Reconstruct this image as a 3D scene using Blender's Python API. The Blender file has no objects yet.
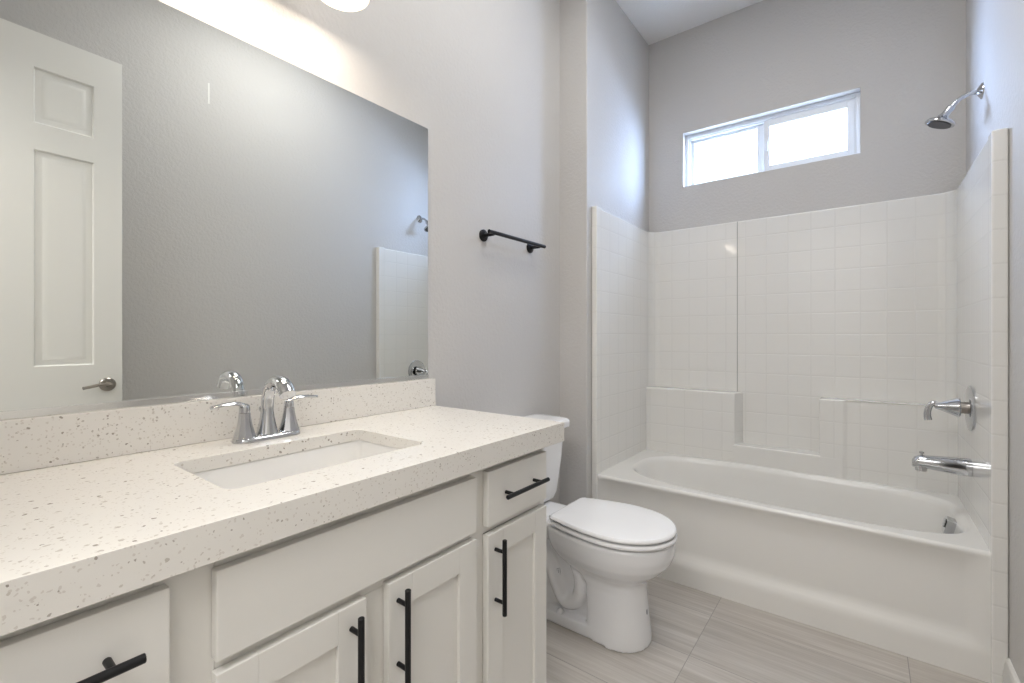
import bpy, bmesh, math, random
from mathutils import Vector, Matrix
random.seed(4)
PI = math.pi
S = bpy.context.scene
C = S.collection

# ------------------------------------------------------------------ camera, world, lights, exposure
CAM_H = 1.17
YAW = math.radians(37.3)
cam = bpy.data.cameras.new('camera'); camo = bpy.data.objects.new('camera', cam); C.objects.link(camo)
camo.location = (0, 0, CAM_H); camo.rotation_euler = (PI/2, 0, YAW - PI/2)
cam.sensor_width = 36; cam.sensor_fit = 'HORIZONTAL'; cam.lens = 463/1024*36
cam.shift_y = -4.9/1024; cam.clip_start = 0.02
S.camera = camo

w = bpy.data.worlds.new('world'); S.world = w; w.use_nodes = True
w.node_tree.nodes['Background'].inputs[0].default_value = (0.75, 0.87, 1, 1)
w.node_tree.nodes['Background'].inputs[1].default_value = 1.0

S.view_settings.view_transform = 'Standard'
try: S.view_settings.look = 'None'
except Exception: pass
S.view_settings.gamma = 1; S.view_settings.use_curve_mapping = False
S.view_settings.exposure = 0.03

def area(name, loc, size, power, col, rot=(0, 0, 0), sy=None):
    l = bpy.data.lights.new(name, 'AREA'); l.energy = power; l.color = col; l.size = size
    if sy: l.shape = 'RECTANGLE'; l.size_y = sy
    o = bpy.data.objects.new(name, l); C.objects.link(o); o.location = loc; o.rotation_euler = rot
    return o
# fill lamp added in the unseen hallway, shining through the open doorway
area('hall_fill_light', (-0.95, 0.35, 2.70), 0.9, 55, (1, 0.985, 0.965), (0, 0, 0), 1.6)
# fill lamp added just under the ceiling to brighten the room, no real fixture
area('ceiling_fill_light', (1.4, 0.35, 3.12), 0.7, 18.5, (1, 0.985, 0.965))

# daylight from the open sky on both sides of the window, outside
def aim(o, p): o.rotation_euler = (Vector(p) - o.location).to_track_quat('-Z', 'Y').to_euler()
SKY = (0.42, 0.60, 1.0)
aim(area('sky_light', (5.2, -2.5, 2.9), 2.6, 5200, SKY, sy=4.5), (3.05, 0.47, 2.3))
aim(area('sky_light', (5.2, 3.45, 2.9), 2.6, 5200, SKY, sy=4.5), (3.05, 0.47, 2.3))
aim(area('high_sky_light', (5.0, 0.47, 5.6), 3.0, 2600, (0.75, 0.87, 1.0), sy=2.0), (3.05, 0.47, 2.3))

WINDOW_E = 4.0       # luminance of the daylit obscured panes
BULB_W = 1.15         # each vanity bulb

# ------------------------------------------------------------------ materials
def mat(name, col, rough=0.5, metal=0.0, coat=0.0, spec=0.5):
    m = bpy.data.materials.new(name); m.use_nodes = True
    b = m.node_tree.nodes['Principled BSDF']
    b.inputs['Base Color'].default_value = (*col, 1); b.inputs['Roughness'].default_value = rough
    b.inputs['Metallic'].default_value = metal; b.inputs['Coat Weight'].default_value = coat
    b.inputs['Specular IOR Level'].default_value = spec
    return m
def nd(m, t, **k):
    n = m.node_tree.nodes.new(t)
    for a, v in k.items(): setattr(n, a, v)
    return n
def lk(m, a, b): m.node_tree.links.new(a, b)
def bsdf(m): return m.node_tree.nodes['Principled BSDF']
def coords(m, scale=(1, 1, 1)):
    t = nd(m, 'ShaderNodeTexCoord'); mp = nd(m, 'ShaderNodeMapping'); mp.inputs['Scale'].default_value = scale
    lk(m, t.outputs['Object'], mp.inputs['Vector']); return mp.outputs['Vector']
def add_bump(m, height, strength, dist=0.002):
    b = nd(m, 'ShaderNodeBump'); b.inputs['Strength'].default_value = strength; b.inputs['Distance'].default_value = dist
    lk(m, height, b.inputs['Height']); lk(m, b.outputs['Normal'], bsdf(m).inputs['Normal']); return b
def noise(m, vec, scale, detail=3, rough=0.5):
    n = nd(m, 'ShaderNodeTexNoise'); n.inputs['Scale'].default_value = scale
    n.inputs['Detail'].default_value = detail; n.inputs['Roughness'].default_value = rough
    lk(m, vec, n.inputs['Vector']); return n.outputs['Fac']
def ramp(m, fac, stops):
    r = nd(m, 'ShaderNodeValToRGB'); e = r.color_ramp.elements
    while len(e) < len(stops): e.new(0.5)
    for q, (p, c) in zip(e, stops):
        q.position = p; q.color = (*c, 1) if len(c) == 3 else c
    lk(m, fac, r.inputs['Fac']); return r.outputs['Color']
def math_(m, op, a, b=None, c=None):
    n = nd(m, 'ShaderNodeMath', operation=op)
    for i, v in enumerate((a, b, c)):
        if v is None: continue
        if isinstance(v, (int, float)): n.inputs[i].default_value = v
        else: lk(m, v, n.inputs[i])
    return n.outputs[0]

def wall_mat(name, col, st=0.5):
    m = mat(name, col, 0.55)
    v = coords(m)
    a = ramp(m, noise(m, v, 75, 3, 0.55), [(0.42, (0, 0, 0)), (0.62, (1, 1, 1))])
    add_bump(m, a, st*0.8, 0.0016)
    return m
M_wall = wall_mat('wall_paint', (0.60, 0.585, 0.57))
M_ceil = wall_mat('ceiling_paint', (0.88, 0.88, 0.88))
M_trim = mat('trim_paint', (0.80, 0.79, 0.76), 0.35)

# quartz with small angular flecks
def quartz():
    m = mat('quartz', (0.8, 0.77, 0.72), 0.22)
    v = coords(m)
    dn = nd(m, 'ShaderNodeTexNoise'); dn.inputs['Scale'].default_value = 110; lk(m, v, dn.inputs['Vector'])
    mx = nd(m, 'ShaderNodeVectorMath', operation='MULTIPLY_ADD'); mx.inputs[1].default_value = (0.008,)*3
    lk(m, dn.outputs['Color'], mx.inputs[0]); lk(m, v, mx.inputs[2])
    def flecks(scale, keep, size):
        vo = nd(m, 'ShaderNodeTexVoronoi'); vo.inputs['Scale'].default_value = scale
        lk(m, mx.outputs[0], vo.inputs['Vector'])
        sep = nd(m, 'ShaderNodeSeparateColor'); lk(m, vo.outputs['Color'], sep.inputs[0])
        k = math_(m, 'GREATER_THAN', sep.outputs[0], keep)
        s = math_(m, 'MULTIPLY', sep.outputs[1], size)
        d = math_(m, 'LESS_THAN', vo.outputs['Distance'], s)
        return math_(m, 'MULTIPLY', k, d), sep.outputs[2]
    f1, h1 = flecks(125, 0.74, 0.46)
    f2, h2 = flecks(230, 0.6, 0.48)
    c1 = ramp(m, h1, [(0, (0.30, 0.27, 0.235)), (0.5, (0.50, 0.46, 0.41)), (1, (0.62, 0.58, 0.52))])
    mixa = nd(m, 'ShaderNodeMix', data_type='RGBA'); mixa.inputs[6].default_value = (0.80, 0.775, 0.73, 1)
    mixa.inputs[7].default_value = (0.68, 0.64, 0.59, 1); lk(m, f2, mixa.inputs[0])
    mixb = nd(m, 'ShaderNodeMix', data_type='RGBA'); lk(m, f1, mixb.inputs[0]); lk(m, mixa.outputs[2], mixb.inputs[6]); lk(m, c1, mixb.inputs[7])
    lk(m, mixb.outputs[2], bsdf(m).inputs['Base Color'])
    return m
M_quartz = quartz()
M_cab = mat('cabinet_paint', (0.79, 0.775, 0.735), 0.38)
M_cabin = mat('cabinet_inside', (0.45, 0.43, 0.40), 0.6)
M_black = mat('matte_black_metal', (0.018, 0.018, 0.02), 0.35, 0.6)
M_chrome = mat('chrome', (0.60, 0.61, 0.63), 0.07, 1.0)
M_alu = mat('polished_aluminium', (0.82, 0.82, 0.81), 0.15, 1.0)
M_nickel = mat('satin_nickel', (0.36, 0.33, 0.30), 0.28, 1.0)
M_porc = mat('white_porcelain', (0.86, 0.86, 0.87), 0.09, 0, 0.3)
M_seat = mat('seat_plastic', (0.88, 0.88, 0.89), 0.16)
M_sink = mat('sink_porcelain', (0.86, 0.85, 0.83), 0.12, 0, 0.2)
M_dark = mat('dark_grey_rubber', (0.09, 0.09, 0.09), 0.5)
M_caulk = mat('grey_seam', (0.42, 0.41, 0.39), 0.5)
M_vinyl = mat('window_vinyl', (0.78, 0.81, 0.85), 0.35)

M_mirror = mat('mirror_silver', (0.83, 0.85, 0.83), 0.0, 1.0)

def fibre(name, tiles):
    m = mat(name, (0.83, 0.82, 0.79), 0.20, 0, 0.30)
    if tiles:
        g = nd(m, 'ShaderNodeNewGeometry'); sn = nd(m, 'ShaderNodeSeparateXYZ'); lk(m, g.outputs['True Normal'], sn.inputs[0])
        t = nd(m, 'ShaderNodeTexCoord'); sp = nd(m, 'ShaderNodeSeparateXYZ'); lk(m, t.outputs['Object'], sp.inputs[0])
        def line(co, off, per):
            a = math_(m, 'ADD', co, off); a = math_(m, 'DIVIDE', a, per); a = math_(m, 'FRACT', a)
            a = math_(m, 'SUBTRACT', a, 0.5); a = math_(m, 'ABSOLUTE', a); a = math_(m, 'SUBTRACT', 0.5, a)   # 0 at the joint
            mr = nd(m, 'ShaderNodeMapRange', interpolation_type='SMOOTHSTEP'); lk(m, a, mr.inputs[0])
            mr.inputs[1].default_value = 0.0; mr.inputs[2].default_value = 0.05; mr.inputs[3].default_value = 1; mr.inputs[4].default_value = 0
            return mr.outputs[0]
        wx = math_(m, 'GREATER_THAN', math_(m, 'ABSOLUTE', sn.outputs[0]), 0.6)
        wy = math_(m, 'GREATER_THAN', math_(m, 'ABSOLUTE', sn.outputs[1]), 0.6)
        ly = math_(m, 'MULTIPLY', line(sp.outputs[1], 10*0.1085 - 0.605, 0.1085), wx)
        lx = math_(m, 'MULTIPLY', line(sp.outputs[0], -2.222, 0.112), wy)
        lz = line(sp.outputs[2], 10*0.1145 - 1.299, 0.1145)
        h = math_(m, 'MAXIMUM', math_(m, 'MAXIMUM', lx, ly), lz)
        nz = noise(m, t.outputs['Object'], 42, 2, 0.4)
        hh = math_(m, 'MULTIPLY_ADD', nz, 0.10, math_(m, 'MULTIPLY', h, -1.0))
        add_bump(m, hh, 0.3, 0.002)
        cr = nd(m, 'ShaderNodeMix', data_type='RGBA'); lk(m, h, cr.inputs[0])
        cr.inputs[6].default_value = (0.83, 0.82, 0.79, 1); cr.inputs[7].default_value = (0.80, 0.79, 0.76, 1)
        lk(m, cr.outputs[2], bsdf(m).inputs['Base Color'])
    return m
M_fib = fibre('white_fibreglass', False)
M_fibt = fibre('white_fibreglass_tiled', True)

def floor_mat():
    m = mat('floor_tile', (0.4, 0.37, 0.33), 0.38)
    t = nd(m, 'ShaderNodeTexCoord')
    # streaks run along y
    mp = nd(m, 'ShaderNodeMapping'); lk(m, t.outputs['Object'], mp.inputs['Vector'])
    sp = nd(m, 'ShaderNodeSeparateXYZ'); lk(m, t.outputs['Object'], sp.inputs[0])
    TX, TY = 0.305, 0.636
    ix = math_(m, 'FLOOR', math_(m, 'DIVIDE', math_(m, 'ADD', sp.outputs[0], 10*TX - 2.050), TX))
    iy = math_(m, 'FLOOR', math_(m, 'DIVIDE', math_(m, 'ADD', sp.outputs[1], 10*TY - 0.512), TY))
    tid = math_(m, 'ADD', math_(m, 'MULTIPLY', ix, 3.7), math_(m, 'MULTIPLY', iy, 7.3))
    cv = nd(m, 'ShaderNodeCombineXYZ')
    lk(m, math_(m, 'MULTIPLY', sp.outputs[0], 26), cv.inputs[0]); lk(m, math_(m, 'MULTIPLY', sp.outputs[1], 1.3), cv.inputs[1]); lk(m, tid, cv.inputs[2])
    n1 = noise(m, cv.outputs[0], 1.0, 5, 0.62)
    cv2 = nd(m, 'ShaderNodeCombineXYZ')
    lk(m, math_(m, 'MULTIPLY', sp.outputs[0], 120), cv2.inputs[0]); lk(m, math_(m, 'MULTIPLY', sp.outputs[1], 3), cv2.inputs[1]); lk(m, tid, cv2.inputs[2])
    n2 = noise(m, cv2.outputs[0], 1.0, 3, 0.6)
    s = math_(m, 'MULTIPLY_ADD', n2, 0.35, math_(m, 'MULTIPLY', n1, 0.65))
    col = ramp(m, s, [(0.28, (0.36, 0.325, 0.285)), (0.5, (0.49, 0.455, 0.415)), (0.70, (0.62, 0.59, 0.55))])
    wn = nd(m, 'ShaderNodeTexWhiteNoise', noise_dimensions='1D'); lk(m, tid, wn.inputs['W'])
    br = math_(m, 'MULTIPLY_ADD', wn.outputs['Value'], 0.14, 0.93)
    mulc = nd(m, 'ShaderNodeMix', data_type='RGBA', blend_type='MULTIPLY'); mulc.inputs[0].default_value = 1
    lk(m, col, mulc.inputs[6]); lk(m, br, mulc.inputs[7])
    def line(co, off, per, w_):
        a = math_(m, 'FRACT', math_(m, 'DIVIDE', math_(m, 'ADD', co, off), per))
        a = math_(m, 'SUBTRACT', 0.5, math_(m, 'ABSOLUTE', math_(m, 'SUBTRACT', a, 0.5)))
        return math_(m, 'LESS_THAN', a, w_/per)
    g = math_(m, 'MAXIMUM', line(sp.outputs[0], 10*TX - 2.050, TX, 0.0013), line(sp.outputs[1], 10*TY - 0.512, TY, 0.0013))
    mg = nd(m, 'ShaderNodeMix', data_type='RGBA'); lk(m, g, mg.inputs[0]); lk(m, mulc.outputs[2], mg.inputs[6]); mg.inputs[7].default_value = (0.30, 0.28, 0.26, 1)
    lk(m, mg.outputs[2], bsdf(m).inputs['Base Color'])
    add_bump(m, math_(m, 'SUBTRACT', math_(m, 'MULTIPLY', s, 0.12), g), 0.35, 0.002)
    return m
M_floor = floor_mat()

def emis(name, col, strength, tex=False):
    m = bpy.data.materials.new(name); m.use_nodes = True; b = bsdf(m)
    b.inputs['Base Color'].default_value = (0.6, 0.6, 0.6, 1); b.inputs['Roughness'].default_value = 0.25
    b.inputs['Emission Color'].default_value = (*col, 1); b.inputs['Emission Strength'].default_value = strength
    if tex:
        v = coords(m); n = noise(m, v, 55, 4, 0.7)
        e = math_(m, 'MULTIPLY_ADD', n, strength*0.5, strength*0.75)
        lk(m, e, b.inputs['Emission Strength'])
        add_bump(m, n, 0.5, 0.002)
    return m
M_pane = emis('obscured_glass_daylit', (0.72, 0.87, 1.0), WINDOW_E, True)
def pane_mix():      # half of the daylight passes straight through the obscured glass
    m = M_pane; out = m.node_tree.nodes['Material Output']; tr = nd(m, 'ShaderNodeBsdfTransparent'); mx = nd(m, 'ShaderNodeMixShader')
    mx.inputs[0].default_value = 0.5; lk(m, tr.outputs[0], mx.inputs[1]); lk(m, bsdf(m).outputs[0], mx.inputs[2]); lk(m, mx.outputs[0], out.inputs['Surface'])
pane_mix()
M_shade = emis('frosted_shade_lit', (1.0, 0.84, 0.66), 1.0)
M_bulb = emis('bulb_lit', (1.0, 0.80, 0.58), 3)

# ------------------------------------------------------------------ mesh helpers
def B(): return bmesh.new()
def box(bm, x0, x1, y0, y1, z0, z1, bev=0.0, seg=2):
    r = bmesh.ops.create_cube(bm, size=1)
    vs = r['verts']
    for v in vs:
        v.co = Vector((x0 + (v.co.x + .5)*(x1 - x0), y0 + (v.co.y + .5)*(y1 - y0), z0 + (v.co.z + .5)*(z1 - z0)))
    if bev > 0:
        es = list({e for v in vs for e in v.link_edges})
        bmesh.ops.bevel(bm, geom=es, offset=bev, segments=seg, profile=0.5, affect='EDGES', clamp_overlap=True)
    return bm
def loft(bm, rings, close_u=True, cap0=True, cap1=True):
    vr = [[bm.verts.new(p) for p in r] for r in rings]
    n = len(vr[0])
    for a, b in zip(vr, vr[1:]):
        for i in range(n if close_u else n - 1):
            j = (i + 1) % n
            bm.faces.new((a[i], a[j], b[j], b[i]))
    if close_u and cap0: bm.faces.new(list(reversed(vr[0])))
    if close_u and cap1: bm.faces.new(vr[-1])
    return vr
def frame_of(d, up=Vector((0, 0, 1))):
    d = d.normalized()
    if abs(d.dot(up)) > 0.98: up = Vector((0, 1, 0)) if abs(d.y) < 0.9 else Vector((1, 0, 0))
    s = d.cross(up).normalized(); u = s.cross(d).normalized()
    return s, u
def sweep(bm, pts, ra, rb=None, n=16, up=Vector((0, 0, 1)), cap=True):
    pts = [Vector(p) for p in pts]
    if not isinstance(ra, (list, tuple)): ra = [ra]*len(pts)
    rb = rb or ra
    if not isinstance(rb, (list, tuple)): rb = [rb]*len(pts)
    rings = []; prev = None
    for i, p in enumerate(pts):
        d = (pts[min(i+1, len(pts)-1)] - pts[max(i-1, 0)]).normalized()
        if prev is None: s, u = frame_of(d, up)
        else:
            s = (prev - d*prev.dot(d)).normalized(); u = s.cross(d).normalized()
        prev = s
        rings.append([p + s*ra[i]*math.cos(2*PI*k/n) + u*rb[i]*math.sin(2*PI*k/n) for k in range(n)])
    loft(bm, rings, True, cap, cap)
def spline(pts, n=6):
    P = [Vector(p) for p in pts]; out = []
    for i in range(len(P)-1):
        p0 = P[max(i-1, 0)]; p1 = P[i]; p2 = P[i+1]; p3 = P[min(i+2, len(P)-1)]
        for k in range(n):
            t = k/n
            out.append(0.5*((2*p1) + (p2-p0)*t + (2*p0-5*p1+4*p2-p3)*t*t + (3*p1-p0-3*p2+p3)*t**3))
    out.append(P[-1]); return out
def lathe(bm, prof, origin=(0, 0, 0), axis=(0, 0, 1), n=24, facet=None):
    o = Vector(origin); a = Vector(axis).normalized(); s, u = frame_of(a)
    rings = [[o + a*h + (s*math.cos(2*PI*k/n) + u*math.sin(2*PI*k/n))*max(r, 0.0003) for k in range(n)] for r, h in prof]
    loft(bm, rings)
def prism(bm, plan, z0, z1, bev=0.0, seg=3):
    f0 = [bm.verts.new((x, y, z0)) for x, y in plan]; f1 = [bm.verts.new((x, y, z1)) for x, y in plan]
    fs = [bm.faces.new(list(reversed(f0))), bm.faces.new(f1)]; n = len(plan)
    for i in range(n): fs.append(bm.faces.new((f0[i], f0[(i+1) % n], f1[(i+1) % n], f1[i])))
    if bev:
        es = list({e for v in f0+f1 for e in v.link_edges})
        bmesh.ops.bevel(bm, geom=es, offset=bev, segments=seg, profile=0.5, affect='EDGES', clamp_overlap=True)
def rrect(cx, cy, hx, hy, r, n=6):
    out = []
    for sx, sy, a0 in ((1, 1, 0), (-1, 1, PI/2), (-1, -1, PI), (1, -1, 3*PI/2)):
        for k in range(n+1):
            a = a0 + PI/2*k/n
            out.append((cx + sx*(hx-r) + r*math.cos(a), cy + sy*(hy-r) + r*math.sin(a)))
    return out
def obj(name, bm, m, parent=None, angle=38, off=None):
    bmesh.ops.recalc_face_normals(bm, faces=bm.faces[:])
    me = bpy.data.meshes.new(name); bm.to_mesh(me); bm.free()
    me.shade_smooth()
    if angle < 180: me.set_sharp_from_angle(angle=math.radians(angle))
    for mm in (m if isinstance(m, (list, tuple)) else [m]): me.materials.append(mm)
    o = bpy.data.objects.new(name, me); C.objects.link(o)
    if angle < 100:
        wn_ = o.modifiers.new('normals', 'WEIGHTED_NORMAL'); wn_.keep_sharp = True; wn_.weight = 80
    if parent: o.parent = parent
    return o
def rebase(o, base):
    """move mesh data so that the object's origin sits at base"""
    o.data.transform(Matrix.Translation(-Vector(base))); o.location = base
def thing(name, label, cat, loc=(0, 0, 0), group=None):
    o = bpy.data.objects.new(name, None); C.objects.link(o); o.location = loc; o.empty_display_size = 0.05
    o['label'] = label; o['category'] = cat
    if group: o['group'] = group
    return o
def part(name, bm, m, parent, angle=38, label=None):
    """bm is in world coordinates; parent is a thing (Empty) or a part of a thing"""
    o = obj(name, bm, m, None, angle)
    wp = Vector((0, 0, 0)); p = parent
    while p: wp += p.location; p = p.parent
    o.data.transform(Matrix.Translation(-wp)); o.parent = parent
    if label: o['label'] = label
    return o
def tag(o, label, cat, group=None):
    o['label'] = label; o['category'] = cat
    if group: o['group'] = group
    return o
def struct(name, bm, m, label=None, angle=38):
    o = obj(name, bm, m, None, angle); o['kind'] = 'structure'
    if label: o['label'] = label
    return o

# ------------------------------------------------------------------ room shell
XB, XC, XF = -0.145, 2.167, 3.043       # back wall, wing corner, window wall
YM, YA, YR = 1.323, 1.157, -0.381       # mirror wall, alcove wall, right wall
ZC = 3.135
WY0, WY1, WZ0, WZ1 = 0.018, 0.931, 2.134, 2.479
bm = B(); box(bm, -1.75, 3.2, -1.0, 1.9, -0.06, 0); struct('floor', bm, M_floor, 'grey streaked rectangular floor tiles')
bm = B(); box(bm, XB-0.12, 3.2, -0.49, 1.5, ZC, ZC+0.08); struct('ceiling', bm, M_ceil)
bm = B(); box(bm, XB-0.12, XC, YM, YM+0.13, 0, ZC); struct('wall_left', bm, M_wall, 'grey textured wall with the vanity mirror')
bm = B(); box(bm, XC, 3.2, YA, YM+0.13, 0, ZC, 0.006, 3); struct('wall_alcove', bm, M_wall, 'grey wall stepping forward at the left end of the bathtub')
bm = B(); box(bm, XB-0.12, 3.2, YR-0.12, YR, 0, ZC); struct('wall_right', bm, M_wall)
bm = B()
box(bm, XF, XF+0.15, YR-0.1, WY0, 0, ZC); box(bm, XF, XF+0.15, WY1, YA+0.1, 0, ZC)
box(bm, XF, XF+0.15, WY0, WY1, 0, WZ0); box(bm, XF, XF+0.15, WY0, WY1, WZ1, ZC)
struct('wall_far', bm, M_wall, 'grey wall with the high window above the bathtub')
DY0, DY1, DZ = -0.135, 0.66, 2.475
bm = B()
box(bm, XB-0.12, XB, YR-0.1, DY0, 0, ZC); box(bm, XB-0.12, XB, DY1, YM+0.1, 0, ZC); box(bm, XB-0.12, XB, DY0, DY1, DZ, ZC)
struct('wall_back', bm, M_wall, 'wall with the doorway behind the camera')
bm = B(); box(bm, -1.75, -1.65, -1.0, 1.9, 0, 2.85); struct('wall_hallway', bm, M_wall)
bm = B(); box(bm, -1.65, XB-0.12, -1.0, -0.9, 0, 2.85); struct('wall_hallway_right', bm, M_wall)
bm = B(); box(bm, -1.65, XB-0.12, 1.8, 1.9, 0, 2.85); struct('wall_hallway_left', bm, M_wall)
bm = B(); box(bm, -0.26, XB-0.115, -1.0, YR-0.1, 0, 2.85); box(bm, -0.26, XB-0.115, YM+0.1, 1.9, 0, 2.85); struct('wall_hallway_front', bm, M_wall)
bm = B(); box(bm, -1.75, XB-0.12, -1.0, 1.9, 2.78, 2.86); struct('ceiling_hallway', bm, M_ceil)
# doorway lining and casing
bm = B()
box(bm, XB-0.125, XB+0.004, DY0-0.002, DY0+0.012, 0, DZ); box(bm, XB-0.125, XB+0.004, DY1-0.012, DY1+0.002, 0, DZ); box(bm, XB-0.125, XB+0.004, DY0, DY1, DZ-0.012, DZ+0.002)
struct('trim_1', bm, M_trim, 'white lining of the doorway')
def baseboard(name, pts, label):
    # profile: (offset from wall, z)
    prof = [(0, 0), (0.015, 0), (0.015, 0.062), (0.012, 0.070), (0.012, 0.083), (0.009, 0.089), (0.009, 0.098), (0.003, 0.106), (0, 0.107)]
    bm = B()
    (x0, y0), (x1, y1), (nx, ny) = pts
    rings = [[(x + nx*o, y + ny*o, z) for o, z in prof] for x, y in ((x0, y0), (x1, y1))]
    loft(bm, rings)
    return struct(name, bm, M_trim, label, 30)
baseboard('baseboard_right', ((XB, YR), (2.214, YR), (0, 1)), 'white moulded baseboard along the right wall')
baseboard('baseboard_left', ((1.17, YM), (XC, YM), (0, -1)), 'white baseboard behind the toilet')
baseboard('baseboard_wing', ((XC, YA+0.001), (XC, YM-0.015), (-1, 0)), 'white baseboard on the wall step beside the bathtub')

# ------------------------------------------------------------------ window
win = bpy.data.objects.new('window_1', None); C.objects.link(win); win.location = (XF+0.06, (WY0+WY1)/2, WZ0)
win['kind'] = 'structure'; win['label'] = 'high white sliding window with obscured glass'
xf = XF + 0.050
def ring_frame(bm, x0, x1, y0, y1, z0, z1, w, bev=0.003, wt=None, wb=None):
    wt = wt or w; wb = wb or w
    box(bm, x0, x1, y0, y0+w, z0, z1, bev); box(bm, x0, x1, y1-w, y1, z0, z1, bev)
    box(bm, x0, x1, y0+w-0.001, y1-w+0.001, z0, z0+wb, bev); box(bm, x0, x1, y0+w-0.001, y1-w+0.001, z1-wt, z1, bev)
bm = B(); ring_frame(bm, xf, XF+0.15, WY0, WY1, WZ0, WZ1, 0.020, 0.003, 0.024, 0.018)
ring_frame(bm, xf+0.010, XF+0.15, WY0+0.019, WY1-0.019, WZ0+0.017, WZ1-0.023, 0.008, 0.002)
part('frame', bm, M_vinyl, win)
ys = 0.500
# fixed left light (further out) and sliding right sash (nearer)
bm = B(); ring_frame(bm, xf+0.035, xf+0.06, ys-0.030, WY1-0.026, WZ0+0.006, WZ1-0.030, 0.022, 0.003, 0.020, 0.018)
box(bm, xf+0.036, xf+0.061, ys-0.026, ys+0.018, WZ0+0.008, WZ1-0.034, 0.003)
s1 = part('sash', bm, M_vinyl, win)
bm = B(); box(bm, xf+0.047, xf+0.051, ys-0.012, WY1-0.044, WZ0+0.020, WZ1-0.046); part('pane', bm, M_pane, s1)
bm = B(); ring_frame(bm, xf+0.010, xf+0.034, WY0+0.026, ys-0.020, WZ0+0.022, WZ1-0.030, 0.032, 0.003, 0.034, 0.028)
s2 = part('sash', bm, M_vinyl, win)
bm = B(); box(bm, xf+0.020, xf+0.024, WY0+0.056, ys-0.050, WZ0+0.048, WZ1-0.062); part('pane', bm, M_pane, s2)
bm = B(); box(bm, xf+0.001, xf+0.010, ys-0.044, ys-0.034, 2.27, 2.33, 0.002); part('latch', bm, M_vinyl, s2)

# ------------------------------------------------------------------ open door beside the camera (seen in the mirror)
door = bpy.data.objects.new('door_1', None); C.objects.link(door); door['kind'] = 'structure'
door['label'] = 'white six panel door standing open, seen in the mirror'
DW, DT = 0.759, 0.035
door.location = (XB+0.012, -0.124, 0.012); door.rotation_euler = (0, 0, -0.0486)
def dpart(name, bm, m, parent, angle=30):
    o = obj(name, bm, m, None, angle); o.parent = parent; return o
bm = B()   # local: x 0..DW, y -DT..0, z 0..2.485
H = 2.445
cols = [(0.095, 0.302), (0.457, 0.664)]; rows = [(0.18, 0.83), (1.024, 1.955), (2.055, 2.302)]
xs = sorted({0, DW, *[c for q in cols for c in q]}); zs = sorted({0, H, *[r for q in rows for r in q]})
def dface(side):
    y = 0 if side > 0 else -DT
    for i in range(len(xs)-1):
        for j in range(len(zs)-1):
            a, b, c, d = xs[i], xs[i+1], zs[j], zs[j+1]
            if (a, b) in cols and (c, d) in rows:
                rings = []
                for ins, dep in ((0, 0), (0.006, 0.0), (0.012, 0.008), (0.030, 0.009), (0.036, 0.007), (0.052, 0.001)):
                    yy = y - side*dep
                    rings.append([(a+ins, yy, c+ins), (b-ins, yy, c+ins), (b-ins, yy, d-ins), (a+ins, yy, d-ins)])
                loft(bm, rings, True, False, True)
            else:
                v = [bm.verts.new(p) for p in ((a, y, c), (b, y, c), (b, y, d), (a, y, d))]; bm.faces.new(v)
dface(1); dface(-1)
for (a, b) in (((0, 0), (0, H)), ((DW, 0), (DW, H))):
    v = [bm.verts.new(p) for p in ((a[0], 0, 0), (a[0], -DT, 0), (a[0], -DT, H), (a[0], 0, H))]; bm.faces.new(v)
for z in (0, H):
    v = [bm.verts.new(p) for p in ((0, 0, z), (DW, 0, z), (DW, -DT, z), (0, -DT, z))]; bm.faces.new(v)
bmesh.ops.remove_doubles(bm, verts=bm.verts[:], dist=0.0002)
dpart('leaf', bm, M_trim, door)
for sd in (1, -1):
    yb = 0 if sd > 0 else -DT
    bm = B(); hx, hz = DW-0.055, 0.937
    lathe(bm, [(0.0, 0), (0.031, 0), (0.031, 0.006), (0.026, 0.010), (0.012, 0.012), (0.010, 0.045), (0.0, 0.046)], (hx, yb, hz), (0, sd, 0), 24)
    sweep(bm, spline([(hx+0.006, yb+sd*0.040, hz), (hx-0.03, yb+sd*0.042, hz+0.003), (hx-0.07, yb+sd*0.044, hz-0.004), (hx-0.095, yb+sd*0.046, hz-0.008)]), [0.009]*6+[0.008]*7+[0.006]*6, [0.007]*19, 12)
    dpart('lever_handle', bm, M_nickel, door)
bm = B(); box(bm, DW-0.001, DW+0.0015, -DT/2-0.012, -DT/2+0.012, 0.92, 0.98); dpart('latch_plate', bm, M_nickel, door)
for hz in (0.25, 1.25, 2.25):
    bm = B(); lathe(bm, [(0.006, 0), (0.006, 0.09)], (-0.006, 0.005, hz), (0, 0, 1), 12); dpart('hinge', bm, M_nickel, door)

# small white mark on the right wall (seen in the mirror)
bm = B(); box(bm, 1.062, 1.071, YR, YR+0.0015, 2.515, 2.635, 0.0006)
o = obj('wall_mark', bm, M_trim); tag(o, 'small white vertical mark high on the right wall, seen in the mirror', 'wall patch')

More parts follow.
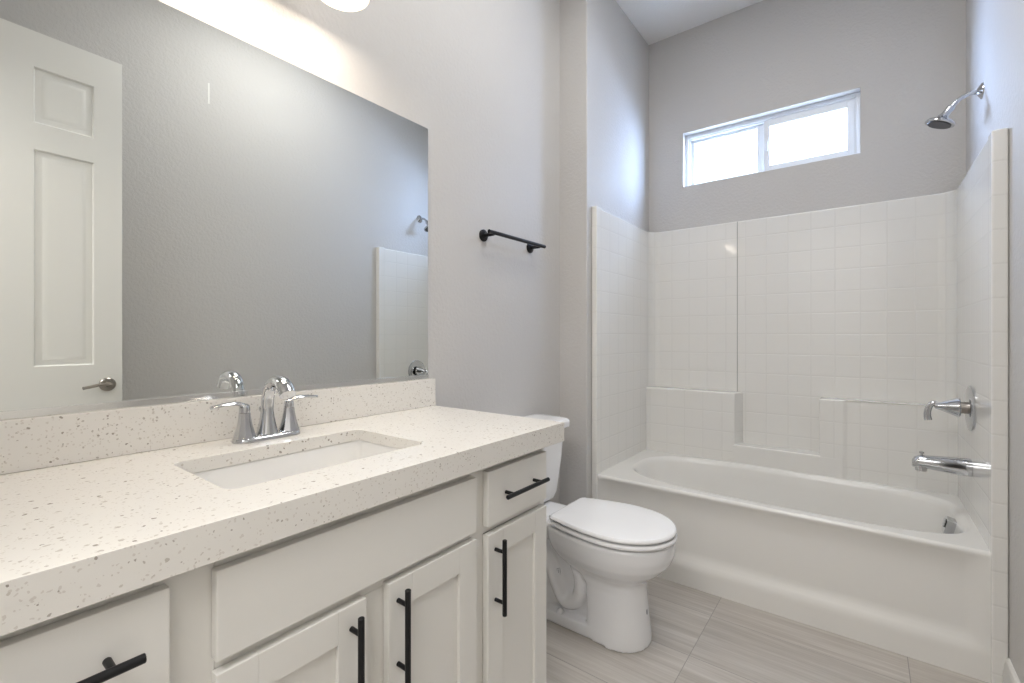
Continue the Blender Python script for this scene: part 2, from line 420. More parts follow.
# ------------------------------------------------------------------ vanity cabinet
cab = thing('vanity_cabinet', 'white shaker bathroom vanity cabinet with black bar pulls under the speckled countertop', 'cabinet', (0.55, 1.0, 0))
CX0, CX1, CF = XB+0.002, 1.170, 0.770
bm = B()
box(bm, CX1-0.018, CX1, CF+0.001, YM-0.002, 0.0, 0.876)            # right side
box(bm, CX0, CX0+0.018, CF+0.001, YM-0.002, 0.0, 0.876)
box(bm, CX0+0.018, CX1-0.018, CF+0.001, YM-0.002, 0.10, 0.118)      # bottom
box(bm, CX0+0.018, CX1-0.018, YM-0.012, YM-0.002, 0.118, 0.876)     # back
def fr(x0, x1, z0, z1): box(bm, x0, x1, CF, CF+0.019, z0, z1, 0.0008, 1)
fr(CX0, -0.04, 0.10, 0.849); fr(0.205, 0.28, 0.10, 0.849); fr(0.835, 0.89, 0.10, 0.849); fr(1.145, CX1, 0.10, 0.849)
fr(0.52, 0.585, 0.1402, 0.6698)
for x0, x1 in ((-0.0398, 0.2048), (0.2802, 0.8348), (0.8902, 1.1448)):
    fr(x0, x1, 0.822, 0.8488); fr(x0, x1, 0.67, 0.70); fr(x0, x1, 0.10, 0.14)
fr(CX0, CX1, 0.849, 0.876)
fr(-0.0398, 0.2048, 0.39, 0.42)
box(bm, CX0+0.018, CX1-0.018, 0.84, 0.852, 0, 0.0998)                 # toe kick board
part('body', bm, M_cab, cab)
FY = 0.750
def slab(x0, x1, z0, z1, name, label=None):
    bm = B(); box(bm, x0, x1, FY, CF-0.0005, z0, z1, 0.0025, 2); return part(name, bm, M_cab, cab, label=label)
def shaker(x0, x1, z0, z1, name='door', label=None):
    bm = B(); r = 0.060
    box(bm, x0, x0+r, FY, CF-0.0005, z0, z1, 0.002); box(bm, x1-r, x1, FY, CF-0.0005, z0, z1, 0.002)
    box(bm, x0+r-0.0005, x1-r+0.0005, FY, CF-0.0005, z0, z0+r, 0.0015); box(bm, x0+r-0.0005, x1-r+0.0005, FY, CF-0.0005, z1-r, z1, 0.0015)
    box(bm, x0+r-0.004, x1-r+0.004, FY+0.009, CF-0.003, z0+r-0.004, z1-r+0.004)
    return part(name, bm, M_cab, cab, label=label)
def pull(parent, c, vert, L=0.19, cc=0.128):
    bm = B(); x, z = c; y = FY - 0.030; d = Vector((0, 0, 1)) if vert else Vector((1, 0, 0)); P = Vector((x, y, z))
    lathe(bm, [(0.0, 0), (0.0052, 0), (0.0060, 0.0008), (0.0060, L-0.0008), (0.0052, L), (0, L)], P - d*L/2, d, 20)
    for s in (-1, 1):
        lathe(bm, [(0.0, 0), (0.0048, 0), (0.0045, 0.028), (0, 0.028)], P + d*s*cc/2 + Vector((0, 0.030, 0)), (0, -1, 0), 16)
    part('handle', bm, M_black, parent, label='matte black bar pull')
ff = slab(0.275, 0.844, 0.694, 0.828, 'false_drawer_front', 'plain long panel below the sink')
zc = (0.666+0.472)/2
d = shaker(0.275, 0.531, 0.11, 0.676); pull(d, (0.498, zc), True)
d = shaker(0.582, 0.844, 0.11, 0.678); pull(d, (0.605, zc+0.004), True)
d = shaker(0.887, 1.154, 0.11, 0.670); pull(d, (0.915, zc-0.006), True)
d = slab(0.887, 1.154, 0.690, 0.830, 'drawer'); pull(d, (1.022, 0.762), False)
d = slab(-0.055, 0.219, 0.690, 0.830, 'drawer'); pull(d, (0.089, 0.766), False)
d = slab(-0.055, 0.219, 0.40, 0.676, 'drawer'); pull(d, (0.089, 0.54), False)
d = slab(-0.055, 0.219, 0.11, 0.386, 'drawer'); pull(d, (0.089, 0.25), False)

# ------------------------------------------------------------------ countertop with the sink cut-out
CT, CY0, CXR = 0.907, 0.735, 1.230
SX0, SX1, SY0, SY1 = 0.336, 0.782, 0.864, 1.146
hole = rrect((SX0+SX1)/2, (SY0+SY1)/2, (SX1-SX0)/2, (SY1-SY0)/2, 0.022, 6)
bm = B()
outer = [(CX0, CY0), (CXR, CY0), (CXR, YM-0.001), (CX0, YM-0.001)]
def loops(z):
    es = []
    for L in (outer, hole):
        vs = [bm.verts.new((x, y, z)) for x, y in L]
        es += [bm.edges.new((vs[i], vs[(i+1) % len(vs)])) for i in range(len(vs))]
    bmesh.ops.triangle_fill(bm, edges=es, use_beauty=True)
loops(CT)
geo = bmesh.ops.extrude_face_region(bm, geom=bm.faces[:])
bmesh.ops.translate(bm, vec=(0, 0, -0.030), verts=[g for g in geo['geom'] if isinstance(g, bmesh.types.BMVert)])
bmesh.ops.recalc_face_normals(bm, faces=bm.faces[:])
es = [e for e in bm.edges if all(abs(v.co.z-CT) < 1e-5 for v in e.verts) and len(e.link_faces) == 2 and abs(e.link_faces[0].normal.dot(e.link_faces[1].normal)) < 0.5]
bmesh.ops.bevel(bm, geom=es, offset=0.0018, segments=2, profile=0.5, affect='EDGES')
box(bm, CX0, CXR, CY0, CY0+0.024, 0.849, CT-0.029, 0.0008, 1)
box(bm, CXR-0.024, CXR, CY0+0.02, YM-0.001, 0.849, CT-0.029, 0.0008, 1)
ctop = obj('countertop', bm, M_quartz, None, 30)
tag(ctop, 'white quartz vanity countertop with brown flecks and a thick front edge', 'countertop')
bm = B(); box(bm, CX0, 1.2305, 1.304, YM-0.001, CT+0.0005, 1.010, 0.0015, 2)
o = obj('backsplash', bm, M_quartz); o.parent = ctop; o['label'] = 'low upright strip along the wall'

# sink: undermount rectangular basin
sink = thing('sink', 'white rectangular undermount sink sunk into the countertop', 'sink', ((SX0+SX1)/2, (SY0+SY1)/2, CT-0.17))
bm = B(); cx, cy = (SX0+SX1)/2, (SY0+SY1)/2; hx, hy = (SX1-SX0)/2, (SY1-SY0)/2
zt = CT - 0.0305
prof = [(0.026, 0.0, 0.03), (0.004, 0.0, 0.024), (0.002, -0.004, 0.024), (-0.004, -0.05, 0.03), (-0.012, -0.095, 0.036), (-0.03, -0.122, 0.045), (-0.06, -0.130, 0.05), (-0.115, -0.135, 0.02)]
inner = [[(x, y, zt+z) for x, y in rrect(cx, cy, hx+o_, hy+o_, r, 8)] for o_, z, r in prof]
loft(bm, inner, True, False, True)
outr = [[(x, y, zt+z-0.006) for x, y in rrect(cx, cy, hx+o_+0.008, hy+o_+0.008, r+0.008, 8)] for o_, z, r in prof]
outr[0] = [(x, y, zt-0.006) for x, y in rrect(cx, cy, hx+0.026, hy+0.026, 0.03, 8)]
loft(bm, outr, True, False, True)
loft(bm, [inner[0], outr[0]], True, False, False)
bmesh.ops.remove_doubles(bm, verts=bm.verts[:], dist=0.0001)
part('basin', bm, M_sink, sink, 50)
bm = B(); lathe(bm, [(0, -0.012), (0.022, -0.012), (0.023, 0.001), (0.030, 0.003), (0.031, 0.001), (0.031, -0.003), (0, -0.003)], (cx, cy, zt-0.134), (0, 0, 1), 28)
part('drain', bm, M_chrome, sink, label='chrome drain')

# faucet
fx, fy = 0.572, 1.234
fau = thing('faucet', 'chrome two handle centerset faucet standing behind the sink', 'faucet', (fx, fy, CT))
bm = B()
rings = []
for ins, z in ((0.0, 0.0003), (0, 0.006), (0.003, 0.011), (0.010, 0.014)):
    rings.append([(x, y, CT+z) for x, y in rrect(fx, fy, 0.084-ins, 0.029-ins, 0.0285-ins, 8)])
loft(bm, rings); part('base_plate', bm, M_chrome, fau, 40)
def cone(bm, x, y, z0, z1, r0, r1, n=8):
    K = 6
    prof = [(r0*1.04, 0), (r0, 0.004)] + [(r1 + (r0-r1)*(1-(k/K))**1.5, 0.004+(z1-z0-0.004)*k/K) for k in range(1, K+1)]
    lathe(bm, prof, (x, y, z0), (0, 0, 1), n)
for s in (-1, 1):
    hxx = fx + s*0.056
    bm = B(); cone(bm, hxx, fy, CT+0.010, CT+0.072, 0.026, 0.0135, 10); pl = part('handle_post', bm, M_chrome, fau, 25)
    bm = B(); lathe(bm, [(0.0125, 0), (0.0125, 0.012), (0.011, 0.018), (0.006, 0.022), (0, 0.023)], (hxx, fy, CT+0.0725), (0, 0, 1), 20)
    P = spline([(hxx-s*0.004, fy, CT+0.088), (hxx+s*0.018, fy-0.002, CT+0.097), (hxx+s*0.045, fy-0.004, CT+0.098), (hxx+s*0.078, fy-0.006, CT+0.094)], 5)
    n = len(P); wa = [0.009+0.004*math.sin(PI*i/(n-1))+(-0.004 if i == n-1 else 0) for i in range(n)]
    sweep(bm, P, wa, [0.006 - 0.0025*i/(n-1) for i in range(n)], 14)
    part('lever', bm, M_chrome, fau, 50)
bm = B(); cone(bm, fx, fy+0.002, CT+0.010, CT+0.080, 0.026, 0.0150, 10)
P = spline([(fx, fy+0.002, CT+0.070), (fx, fy-0.004, CT+0.110), (fx, fy-0.024, CT+0.140), (fx, fy-0.055, CT+0.150), (fx, fy-0.086, CT+0.142), (fx, fy-0.106, CT+0.120)], 5)
n = len(P)
sweep(bm, P, [0.0135 + 0.005*(i/(n-1))**2 for i in range(n)], [0.0150 + 0.005*(i/(n-1)) for i in range(n)], 18, up=Vector((1, 0, 0)))
part('spout', bm, M_chrome, fau, 45)
bm = B(); lathe(bm, [(0.003, 0), (0.003, 0.06), (0.006, 0.064), (0.007, 0.070), (0.004, 0.075), (0, 0.076)], (fx, fy+0.034, CT+0.005), (0, 0, 1), 14)
part('lift_rod', bm, M_chrome, fau)

# ------------------------------------------------------------------ mirror
mir = thing('wall_mirror', 'large frameless rectangular mirror on the wall above the vanity backsplash', 'mirror', (0.54, YM, 1.01))
bm = B(); box(bm, XB+0.02, 1.204, YM-0.0055, YM-0.0005, 1.015, 1.958)
o = part('glass', bm, M_mirror, mir)
bm = B(); box(bm, XB+0.02, 1.205, YM-0.0085, YM-0.0056, 1.0103, 1.0265, 0.0012, 2)
part('bottom_channel', bm, M_alu, mir)

# ------------------------------------------------------------------ vanity light
vl = thing('vanity_light', 'lit three shade vanity wall light above the mirror', 'wall light', (0.54, YM, 2.36))
bm = B(); box(bm, 0.24, 0.84, YM-0.028, YM-0.0005, 2.38, 2.48, 0.008, 3); part('back_plate', bm, M_chrome, vl)
for i, x in enumerate((0.340, 0.540, 0.740)):
    yc = 1.160; zb = 2.127
    bm = B(); sweep(bm, spline([(x, YM-0.026, 2.43), (x, 1.225, 2.435), (x, yc, 2.39), (x, yc, 2.28)]), 0.008, None, 12)
    lathe(bm, [(0.0, 0.035), (0.02, 0.035), (0.026, 0.0), (0, 0)], (x, yc, 2.250), (0, 0, 1), 20)
    arm = part('arm', bm, M_chrome, vl)
    bm = B()
    prof = [(0.026, 0.125), (0.038, 0.118), (0.052, 0.085), (0.062, 0.045), (0.070, 0.012), (0.074, 0.0), (0.071, 0.0), (0.067, 0.012), (0.059, 0.045), (0.049, 0.084), (0.035, 0.115), (0.026, 0.122)]
    R = []
    for r, h in prof: R.append([(x + r*math.cos(2*PI*k/32), yc + r*math.sin(2*PI*k/32), zb + h) for k in range(32)])
    loft(bm, R + [R[0]], True, False, False); bmesh.ops.remove_doubles(bm, verts=bm.verts[:], dist=0.0001)
    part('shade', bm, M_shade, vl, 60, label='frosted white glass bell shade')
    bm = B(); bmesh.ops.create_uvsphere(bm, u_segments=16, v_segments=10, radius=0.028, matrix=Matrix.Translation((x, yc, zb+0.062)))
    lathe(bm, [(0.014, 0), (0.014, 0.04)], (x, yc, zb+0.082), (0, 0, 1), 14)
    part('bulb', bm, M_bulb, vl, 60)
    l = bpy.data.lights.new('bulb_light', 'AREA'); l.shape = 'DISK'; l.size = 0.10; l.energy = BULB_W; l.color = (1, 0.86, 0.70)
    lo = bpy.data.objects.new('bulb_light', l); C.objects.link(lo); lo.location = (x, yc, zb+0.005)

# ------------------------------------------------------------------ towel bar
tb = thing('towel_bar', 'short matte black towel bar on the wall between mirror and bathtub', 'towel bar', (1.70, YM, 1.61))
bm = B(); sweep(bm, [(1.494, 1.260, 1.6145), (1.920, 1.260, 1.6145)], 0.0085, None, 16); part('bar', bm, M_black, tb)
for x in (1.528, 1.880):
    bm = B(); lathe(bm, [(0, 0), (0.026, 0), (0.026, 0.006), (0.022, 0.010), (0.0085, 0.012), (0.0085, 0.060), (0, 0.060)], (x, YM-0.0005, 1.610), (0, -1, 0), 24)
    part('mount', bm, M_black, tb)

# ------------------------------------------------------------------ bathtub with one piece surround
tub = thing('bathtub', 'white fibreglass bathtub with moulded tile surround in the alcove below the window', 'bathtub', (2.62, 0.39, 0))
X0, X1, Y0, Y1, ZR = 2.222, 3.015, -0.340, 1.128, 0.440
def supere(cx, cy, hx, hyp, hyn, ex, n):
    out = []
    for k in range(n):
        a = 2*PI*k/n; c, s = math.cos(a), math.sin(a)
        hy = hyp if s > 0 else hyn; e = ex[0] if s > 0 else ex[1]
        out.append((cx + hx*math.copysign(abs(c)**(2/e), c), cy + hy*math.copysign(abs(s)**(2/e), s)))
    return out
N = 128
ocx, ocy = 2.600, 0.375
op = supere(ocx, ocy, 0.314, 0.672, 0.692, (2.9, 4.2), N)
def to_rect(p):
    dx, dy = p[0]-ocx, p[1]-ocy; t = 1e9
    if dx > 1e-9: t = min(t, (X1-ocx)/dx)
    if dx < -1e-9: t = min(t, (X0+0.012-ocx)/dx)
    if dy > 1e-9: t = min(t, (Y1-ocy)/dy)
    if dy < -1e-9: t = min(t, (Y0-ocy)/dy)
    return (ocx+dx*t, ocy+dy*t)
outer_r = [to_rect(p) for p in op]
for cxx, cyy in ((X1, Y1), (X1, Y0), (X0+0.012, Y1), (X0+0.012, Y0)):        # snap to the corners
    i = min(range(N), key=lambda k: (outer_r[k][0]-cxx)**2+(outer_r[k][1]-cyy)**2); outer_r[i] = (cxx, cyy)
def sc(px, py, a, sh=0, hy=None):
    return [(ocx + (p[0]-ocx)*px, ocy + sh + (p[1]-ocy)*py) for p in op]
rings = [[(x, y, ZR) for x, y in outer_r],
         [(ocx+(x-ocx)*1.03, ocy+(y-ocy)*1.015, ZR) for x, y in op],
         [(x, y, ZR-0.003) for x, y in op]]
for px, py, z, sh in ((0.975, 0.985, ZR-0.012, 0), (0.955, 0.972, ZR-0.03, 0), (0.93, 0.95, 0.36, -0.004), (0.90, 0.915, 0.26, -0.015), (0.86, 0.865, 0.16, -0.03), (0.80, 0.80, 0.115, -0.04), (0.68, 0.71, 0.09, -0.045), (0.45, 0.5, 0.082, -0.05), (0.1, 0.1, 0.08, -0.05)):
    rings.append([(x, y, z) for x, y in sc(px, py, 0, sh)])
bm = B(); loft(bm, rings, True, False, True)
# apron: y stations by profile
def ss(a, b, t):
    t = max(0, min(1, (t-a)/(b-a))); return t*t*(3-2*t)
NY, prof = 60, []
zs_ = [ZR, ZR-0.0025, ZR-0.007, ZR-0.014, ZR-0.024] + [0.41, 0.38, 0.34, 0.30, 0.26, 0.22, 0.18, 0.16, 0.145, 0.13, 0.115, 0.10, 0.085, 0.07, 0.05, 0.02, 0.0]
nose = [0.012, 0.006, 0.0025, 0.0006, 0.0]
grid = []
for j, z in enumerate(zs_):
    row = []
    for i in range(NY+1):
        y = Y0 + (Y1-Y0)*i/NY
        x = X0 + (nose[j] if j < 5 else 0.0)
        rec = 0.020*ss(0.085, 0.15, z)*(1-ss(0.36, ZR-0.012, z)*0.75)*ss(Y0+0.015, Y0+0.055, y)*(1-ss(Y1-0.055, Y1-0.015, y))
        row.append((x + (rec if j >= 4 else 0), y, z))
    grid.append(row)
loft(bm, grid, False)
part('tub', bm, M_fib, tub, 60)
# surround walls: U-shaped plan with rounded corners
ri = 0.065
path = [(X0, Y1, 0, 1)]
xsN = 8
for k in range(1, xsN+1): path.append((X0 + (X1-ri-X0)*k/xsN, Y1, 0, 1))
for k in range(1, 9):
    a = PI/2*(1-k/8); path.append((X1-ri+ri*math.cos(a), Y1-ri+ri*math.sin(a), math.cos(a), math.sin(a)))
for k in range(1, 13): path.append((X1, Y1-ri - (Y1-Y0-2*ri)*k/12, 1, 0))
for k in range(1, 9):
    a = -PI/2*k/8; path.append((X1-ri+ri*math.cos(a), Y0+ri+ri*math.sin(a), math.cos(a), math.sin(a)))
for k in range(1, xsN+1): path.append((X1-ri - (X1-ri-X0)*k/xsN, Y0, 0, -1))
ST = 1.860
def wallpt(x, y, nx, ny, t):   # towards the studs
    X = X1 + (XF-0.001-X1); q = (x + nx*0.028*t, y + ny*0.030*t)
    return (min(q[0], XF-0.001), max(min(q[1], YA-0.001), YR+0.001))
rows = []
for t, z in ((0, ZR-0.012), (0, 0.6), (0, 0.9), (0, 1.2), (0, 1.6), (0, ST-0.010), (0.06, ST-0.005), (0.2, ST-0.001), (0.4, ST), (1.0, ST)):
    rows.append([(*wallpt(x, y, nx, ny, t), z) for x, y, nx, ny in path])
bm = B(); loft(bm, rows, False)
part('surround_panel', bm, M_fibt, tub, 50, label='moulded square tile pattern')
# lower moulded shelves
fxn = 2.920
bm = B(); prism(bm, [(fxn, 0.602), (3.018, 0.573), (3.018, Y1+0.012), (fxn, Y1+0.012)], ZR-0.008, 0.843, 0.010, 3); part('corner_shelf', bm, M_fibt, tub, 40)
bm = B(); prism(bm, [(fxn, 0.62), (fxn, 0.085), (3.018, 0.085), (3.018, 0.62)], ZR-0.008, 0.543, 0.008, 3); part('soap_ledge', bm, M_fib, tub, 40)
bm = B(); prism(bm, [(fxn+0.0008, 0.190), (fxn+0.0008, 0.085), (fxn+0.010, 0.075), (fxn+0.010, Y0-0.012), (3.018, Y0-0.012), (3.018, 0.190)], ZR-0.008, 0.843, 0.008, 3); part('corner_shelf', bm, M_fibt, tub, 40)
bm = B(); box(bm, X1-0.0022, X1+0.001, 0.6025, 0.6070, 0.843, ST-0.004); part('seam', bm, M_caulk, tub)
# front flanges
bm = B(); box(bm, X0-0.007, X0+0.05, Y1-0.003, YA-0.001, 0.0, ST+0.004, 0.006, 3); part('front_flange', bm, M_fibt, tub, 40)
bm = B(); box(bm, X0-0.007, X0+0.05, YR+0.001, Y0+0.001, 0.0, ST+0.004, 0.006, 3); part('front_flange', bm, M_fibt, tub, 40)

# valve, spout, overflow, shower head
vx = 2.590
va = thing('shower_valve', 'chrome round shower valve with lever handle on the right end of the surround', 'shower valve', (vx, Y0, 0.883))
bm = B(); lathe(bm, [(0.0, 0.0005), (0.089, 0.0005), (0.090, 0.005), (0.084, 0.009), (0.066, 0.0125), (0.040, 0.0135), (0, 0.0137)], (vx, Y0, 0.883), (0, 1, 0), 40); part('escutcheon', bm, M_chrome, va)
bm = B(); lathe(bm, [(0.0, 0), (0.024, 0), (0.024, 0.020), (0, 0.020)], (vx, Y0+0.0135, 0.883), (0, 1, 0), 28); part('collar', bm, M_nickel, va)
bm = B(); lathe(bm, [(0.0, 0), (0.038, 0), (0.040, 0.004), (0.037, 0.012), (0.025, 0.038), (0.015, 0.062), (0.010, 0.076), (0, 0.078)], (vx, Y0+0.034, 0.883), (0, 1, 0), 28)
P = spline([(vx, Y0+0.085, 0.883), (vx, Y0+0.112, 0.894), (vx, Y0+0.126, 0.878), (vx, Y0+0.132, 0.848), (vx, Y0+0.129, 0.822)], 5); n = len(P)
sweep(bm, P, [0.009+0.004*i/(n-1) for i in range(n)], [0.009-0.003*i/(n-1) for i in range(n)], 14, up=Vector((1, 0, 0)))
part('handle', bm, M_chrome, va, 45)

sp = thing('tub_spout', 'chrome tub spout with pull-up diverter below the valve', 'tub spout', (vx, Y0, 0.645))
bm = B()
L = [(0.0, 0.036, 0), (0.0005, 0.036, 0), (0.02, 0.036, 0), (0.08, 0.032, 0.001), (0.135, 0.028, 0.002), (0.158, 0.0265, 0.001), (0.172, 0.023, -0.003), (0.180, 0.015, -0.008)]
rings = [[(vx + r*0.95*math.cos(2*PI*k/28), Y0+0.0005+t, 0.644 + dz + r*math.sin(2*PI*k/28)) for k in range(28)] for t, r, dz in L[1:]]
loft(bm, rings)
lathe(bm, [(0.021, 0), (0.019, 0.024), (0.015, 0.024), (0.015, 0.01), (0, 0.01)], (vx, Y0+0.152, 0.632), (0, 0, -1), 22)
part('body', bm, M_chrome, sp, 45)
bm = B(); lathe(bm, [(0.004, 0), (0.004, 0.010), (0.0085, 0.011), (0.0085, 0.017), (0.003, 0.019), (0, 0.019)], (vx, Y0+0.150, 0.670), (0, 0, 1), 16); part('diverter_knob', bm, M_chrome, sp)

bm = B()
prism(bm, rrect(0, 0, 0.033, 0.031, 0.008, 5), 0, 0.030, 0.004, 3)
box(bm, -0.016, 0.016, -0.022, 0.010, 0.0305, 0.036, 0.003, 2)
o = obj('overflow_plate', bm, M_chrome, None, 40); o.parent = tub; o.rotation_euler = (math.radians(-76), 0, 0); o.location = Vector((2.62, -0.293, 0.383)) - tub.location; o['label'] = 'small chrome overflow plate'

sx = 2.659
sh = thing('wall_shower', 'chrome shower head on a curved arm high on the right wall', 'shower head', (sx, YR, 2.170))
bm = B(); lathe(bm, [(0.0, 0.0005), (0.032, 0.0005), (0.031, 0.004), (0.018, 0.012), (0.010, 0.016), (0, 0.016)], (sx, YR, 2.170), (0, 1, 0), 28); part('wall_flange', bm, M_chrome, sh)
bm = B()
P = spline([(sx, YR+0.012, 2.170), (sx, YR+0.040, 2.170), (sx, YR+0.070, 2.156), (sx, YR+0.092, 2.132)], 6)
sweep(bm, P, 0.0085, None, 16)
part('arm', bm, M_chrome, sh)
ax = Vector((0, 0.38, -0.92)).normalized(); ax0 = Vector((0, 0.60, -0.80)).normalized()
o0 = Vector((sx, YR+0.091, 2.134))
bm = B(); lathe(bm, [(0.0, 0), (0.013, 0.0), (0.015, 0.010), (0.013, 0.030), (0.018, 0.048), (0, 0.048)], o0, ax0, 24)
o1 = o0 + ax0*0.044
lathe(bm, [(0.0, -0.004), (0.018, 0), (0.024, 0.008), (0.044, 0.018), (0.051, 0.026), (0.051, 0.031), (0.045, 0.033), (0, 0.033)], o1, ax, 32)
part('head', bm, M_chrome, sh, 40)
bm = B(); lathe(bm, [(0.0, 0.0), (0.041, 0.0), (0.040, 0.003), (0, 0.003)], o1 + ax*0.0335, ax, 28)
fc = part('spray_face', bm, M_dark, sh)

# ------------------------------------------------------------------ toilet
TX, ty0 = 1.712, 0.578
toi = thing('toilet', 'white two piece toilet with closed lid between vanity and bathtub', 'toilet', (TX, 0.95, 0))
def egg(yf, yc, yb, hw, hwb, z, n=20, m=8, rc=0.02):
    """outline, front half ellipse, back taper with rounded corners"""
    pts = []
    for k in range(-n, n+1):
        a = PI/2*k/n; pts.append((TX + hw*math.sin(a), yc - (yc-yf)*math.cos(a)**0.92 if math.cos(a) > 0 else yc, z))
    side = []
    for k in range(1, m+1):
        t = k/m; y = yc + (yb-rc-yc)*t; side.append((hw - (hw-hwb)*t**1.7, y))
    for wv, y in side: pts.append((TX+wv, y, z))
    for k in range(1, 6):
        a = PI/2*k/5; pts.append((TX + hwb - rc + rc*math.cos(a), yb-rc+rc*math.sin(a), z))
    for k in range(4, -1, -1):
        a = PI/2*k/5; pts.append((TX - hwb + rc - rc*math.cos(a), yb-rc+rc*math.sin(a), z))
    for wv, y in reversed(side): pts.append((TX-wv, y, z))
    # the front loop starts and ends at the widest points, drop none
    return pts
bm = B()
R = []
for yf, yc, yb, hw, hwb, z, rc in ((0.672, 0.79, 0.90, 0.116, 0.108, 0.0, 0.03), (0.674, 0.79, 0.90, 0.113, 0.106, 0.02, 0.03), (0.683, 0.79, 0.90, 0.106, 0.100, 0.10, 0.03),
        (0.692, 0.79, 0.905, 0.099, 0.096, 0.20, 0.03), (0.690, 0.79, 0.93, 0.102, 0.098, 0.235, 0.03), (0.668, 0.80, 0.99, 0.122, 0.105, 0.258, 0.04), (0.632, 0.81, 1.03, 0.150, 0.115, 0.285, 0.04),
        (0.600, 0.81, 1.05, 0.170, 0.13, 0.320, 0.04), (0.586, 0.81, 1.06, 0.179, 0.14, 0.355, 0.04), (0.583, 0.81, 1.06, 0.182, 0.145, 0.395, 0.04), (0.590, 0.81, 1.055, 0.176, 0.14, 0.405, 0.04)):
    R.append(egg(yf, yc, yb, hw, hwb, z, rc=rc))
loft(bm, R)
box(bm, TX-0.11, TX+0.11, 1.00, 1.30, 0.33, 0.412, 0.02, 3)                      # tank shelf
prism(bm, rrect(TX, 1.01, 0.105, 0.20, 0.07, 6), 0.0, 0.045, 0.012, 3)           # foot
P = spline([(TX, 1.02, 0.37), (TX, 0.975, 0.29), (TX, 0.935, 0.20), (TX, 0.945, 0.115), (TX, 1.005, 0.085), (TX, 1.05, 0.15), (TX, 1.085, 0.23), (TX, 1.14, 0.26), (TX, 1.19, 0.2), (TX, 1.20, 0.08)], 6)
sweep(bm, P, 0.042, [0.094]*len(P), 24, up=Vector((1, 0, 0)))
box(bm, TX-0.055, TX+0.055, 0.86, 1.20, 0.02, 0.34, 0.02, 3)
bowl = part('bowl', bm, M_porc, toi, 180)
md = bowl.modifiers.new('remesh', 'REMESH'); md.mode = 'VOXEL'; md.voxel_size = 0.0055; md.use_smooth_shade = True
ms = bowl.modifiers.new('smooth', 'SMOOTH'); ms.factor = 0.6; ms.iterations = 6
def slab_egg(name, z0, z1, grow, m, rnd, label=None, dome=0.0):
    bm = B(); Rr = []
    for ins, z in ((rnd, z0), (0.001, z0+rnd*0.8), (0, (z0+z1)/2), (0.0015, z1-rnd), (rnd*0.5, z1-rnd*0.3), (rnd*1.2, z1), (0.05, z1+dome*0.6), (0.10, z1+dome)):
        i_ = ins - grow
        Rr.append(egg(ty0+i_, 0.80, 1.045-i_, 0.186-i_, 0.146-i_, z, rc=max(0.028-i_*0.3, 0.01)))
    loft(bm, Rr); return part(name, bm, m, toi, 50, label)
slab_egg('seat', 0.4095, 0.4275, 0.0, M_seat, 0.006)
slab_egg('lid', 0.4300, 0.4505, -0.002, M_seat, 0.008, 'closed lid', 0.003)
for s in (-1, 1):
    bm = B(); lathe(bm, [(0, 0), (0.010, 0), (0.011, 0.003), (0.011, 0.037), (0.010, 0.04), (0, 0.04)], (TX+s*0.075-0.02, 1.058, 0.4225), (1, 0, 0), 16); part('hinge', bm, M_seat, toi)
    bm = B(); lathe(bm, [(0.016, 0), (0.016, 0.006), (0.012, 0.014), (0.005, 0.018), (0, 0.0185)], (TX+s*0.088, 1.015, 0.042), (0, 0, 1), 18); part('bolt_cap', bm, M_porc, toi)
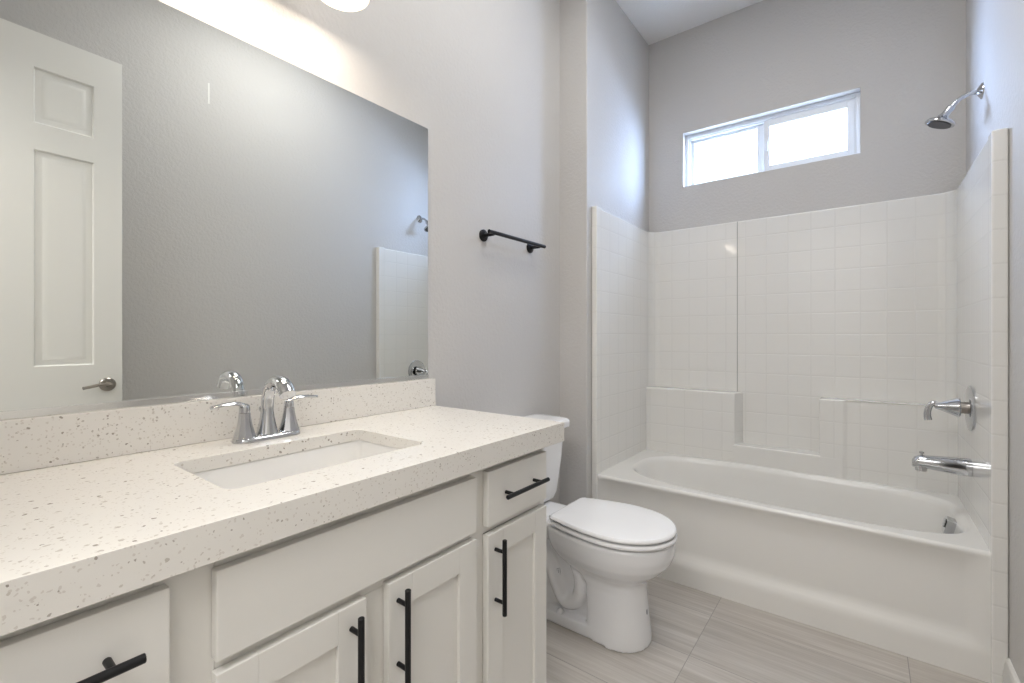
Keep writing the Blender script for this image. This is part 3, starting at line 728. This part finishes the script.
# tank
bm = B(); R = []
for hw, y0, y1, z, r in ((0.125, 1.19, 1.319, 0.413, 0.04), (0.150, 1.172, 1.332, 0.425, 0.045), (0.163, 1.165, 1.339, 0.455, 0.045), (0.168, 1.160, 1.342, 0.50, 0.045), (0.182, 1.152, 1.344, 0.62, 0.045), (0.193, 1.147, 1.346, 0.745, 0.045)):
    R.append([(x, y, z) for x, y in rrect(TX, (y0+y1)/2, hw, (y1-y0)/2, r, 7)])
loft(bm, R); part('tank', bm, M_porc, toi, 50)
bm = B(); R = []
for ins, z in ((0.010, 0.7455), (0.001, 0.750), (0, 0.757), (0, 0.772), (0.003, 0.780), (0.012, 0.786), (0.03, 0.789), (0.07, 0.791)):
    R.append([(x, y, z) for x, y in rrect(TX, 1.235, 0.212-ins, 0.111-ins, max(0.05-ins, 0.012), 7)])
loft(bm, R); part('tank_lid', bm, M_porc, toi, 50)
bm = B(); lathe(bm, [(0, 0), (0.014, 0), (0.014, 0.008), (0, 0.010)], (TX-0.14, 1.149, 0.70), (0, -1, 0), 20)
sweep(bm, [(TX-0.14, 1.138, 0.70), (TX-0.10, 1.134, 0.698), (TX-0.07, 1.134, 0.690)], [0.006, 0.006, 0.004], None, 10); part('flush_lever', bm, M_chrome, toi)
toi.location.y -= 0.026

# two small marks on the bowl, set on its surface
bpy.context.view_layer.update()
dg = bpy.context.evaluated_depsgraph_get(); be = bowl.evaluated_get(dg)
def mark(target, name, shape, label):
    inv = bowl.matrix_world.inverted()
    o_ = inv @ Vector((0, 0, CAM_H)); d_ = (inv.to_3x3() @ (Vector(target) - Vector((0, 0, CAM_H)))).normalized()
    ok, loc, nrm, _ = be.ray_cast(o_, d_)
    if not ok: return
    bm = B(); s_, u_ = frame_of(nrm)
    M = Matrix((s_, u_, nrm)).transposed().to_4x4(); M.translation = loc + nrm*0.0005
    shape(bm); bmesh.ops.transform(bm, matrix=M, verts=bm.verts[:])
    o = obj(name, bm, M_mark, None); o.parent = toi; o.matrix_parent_inverse = Matrix.Identity(4); o.location = bowl.location; o['label'] = label
M_mark = mat('grey_ink', (0.22, 0.22, 0.24), 0.5)
mark((1.80, 0.693, 0.069), 'scuff_mark', lambda bm: prism(bm, [(0.0055*math.cos(k), 0.010*math.sin(k)) for k in [2*PI*i/14 for i in range(14)]], -0.0005, 0.0005), 'small dark oval mark on the pedestal')
def stamp(bm):
    for x0, x1, y0, y1 in ((-.014, -.0125, -.012, .012), (.0125, .014, -.012, .012), (-.014, .014, .0105, .012), (-.014, .014, -.012, -.0105), (-.008, -.006, -.007, .007), (-.001, .001, -.007, .007), (.006, .008, -.007, .007)):
        box(bm, x0, x1, y0, y1, -0.0003, 0.0004)
mark((1.65, 1.006, 0.197), 'foundry_stamp', stamp, 'small grey printed square stamp on the side of the bowl')
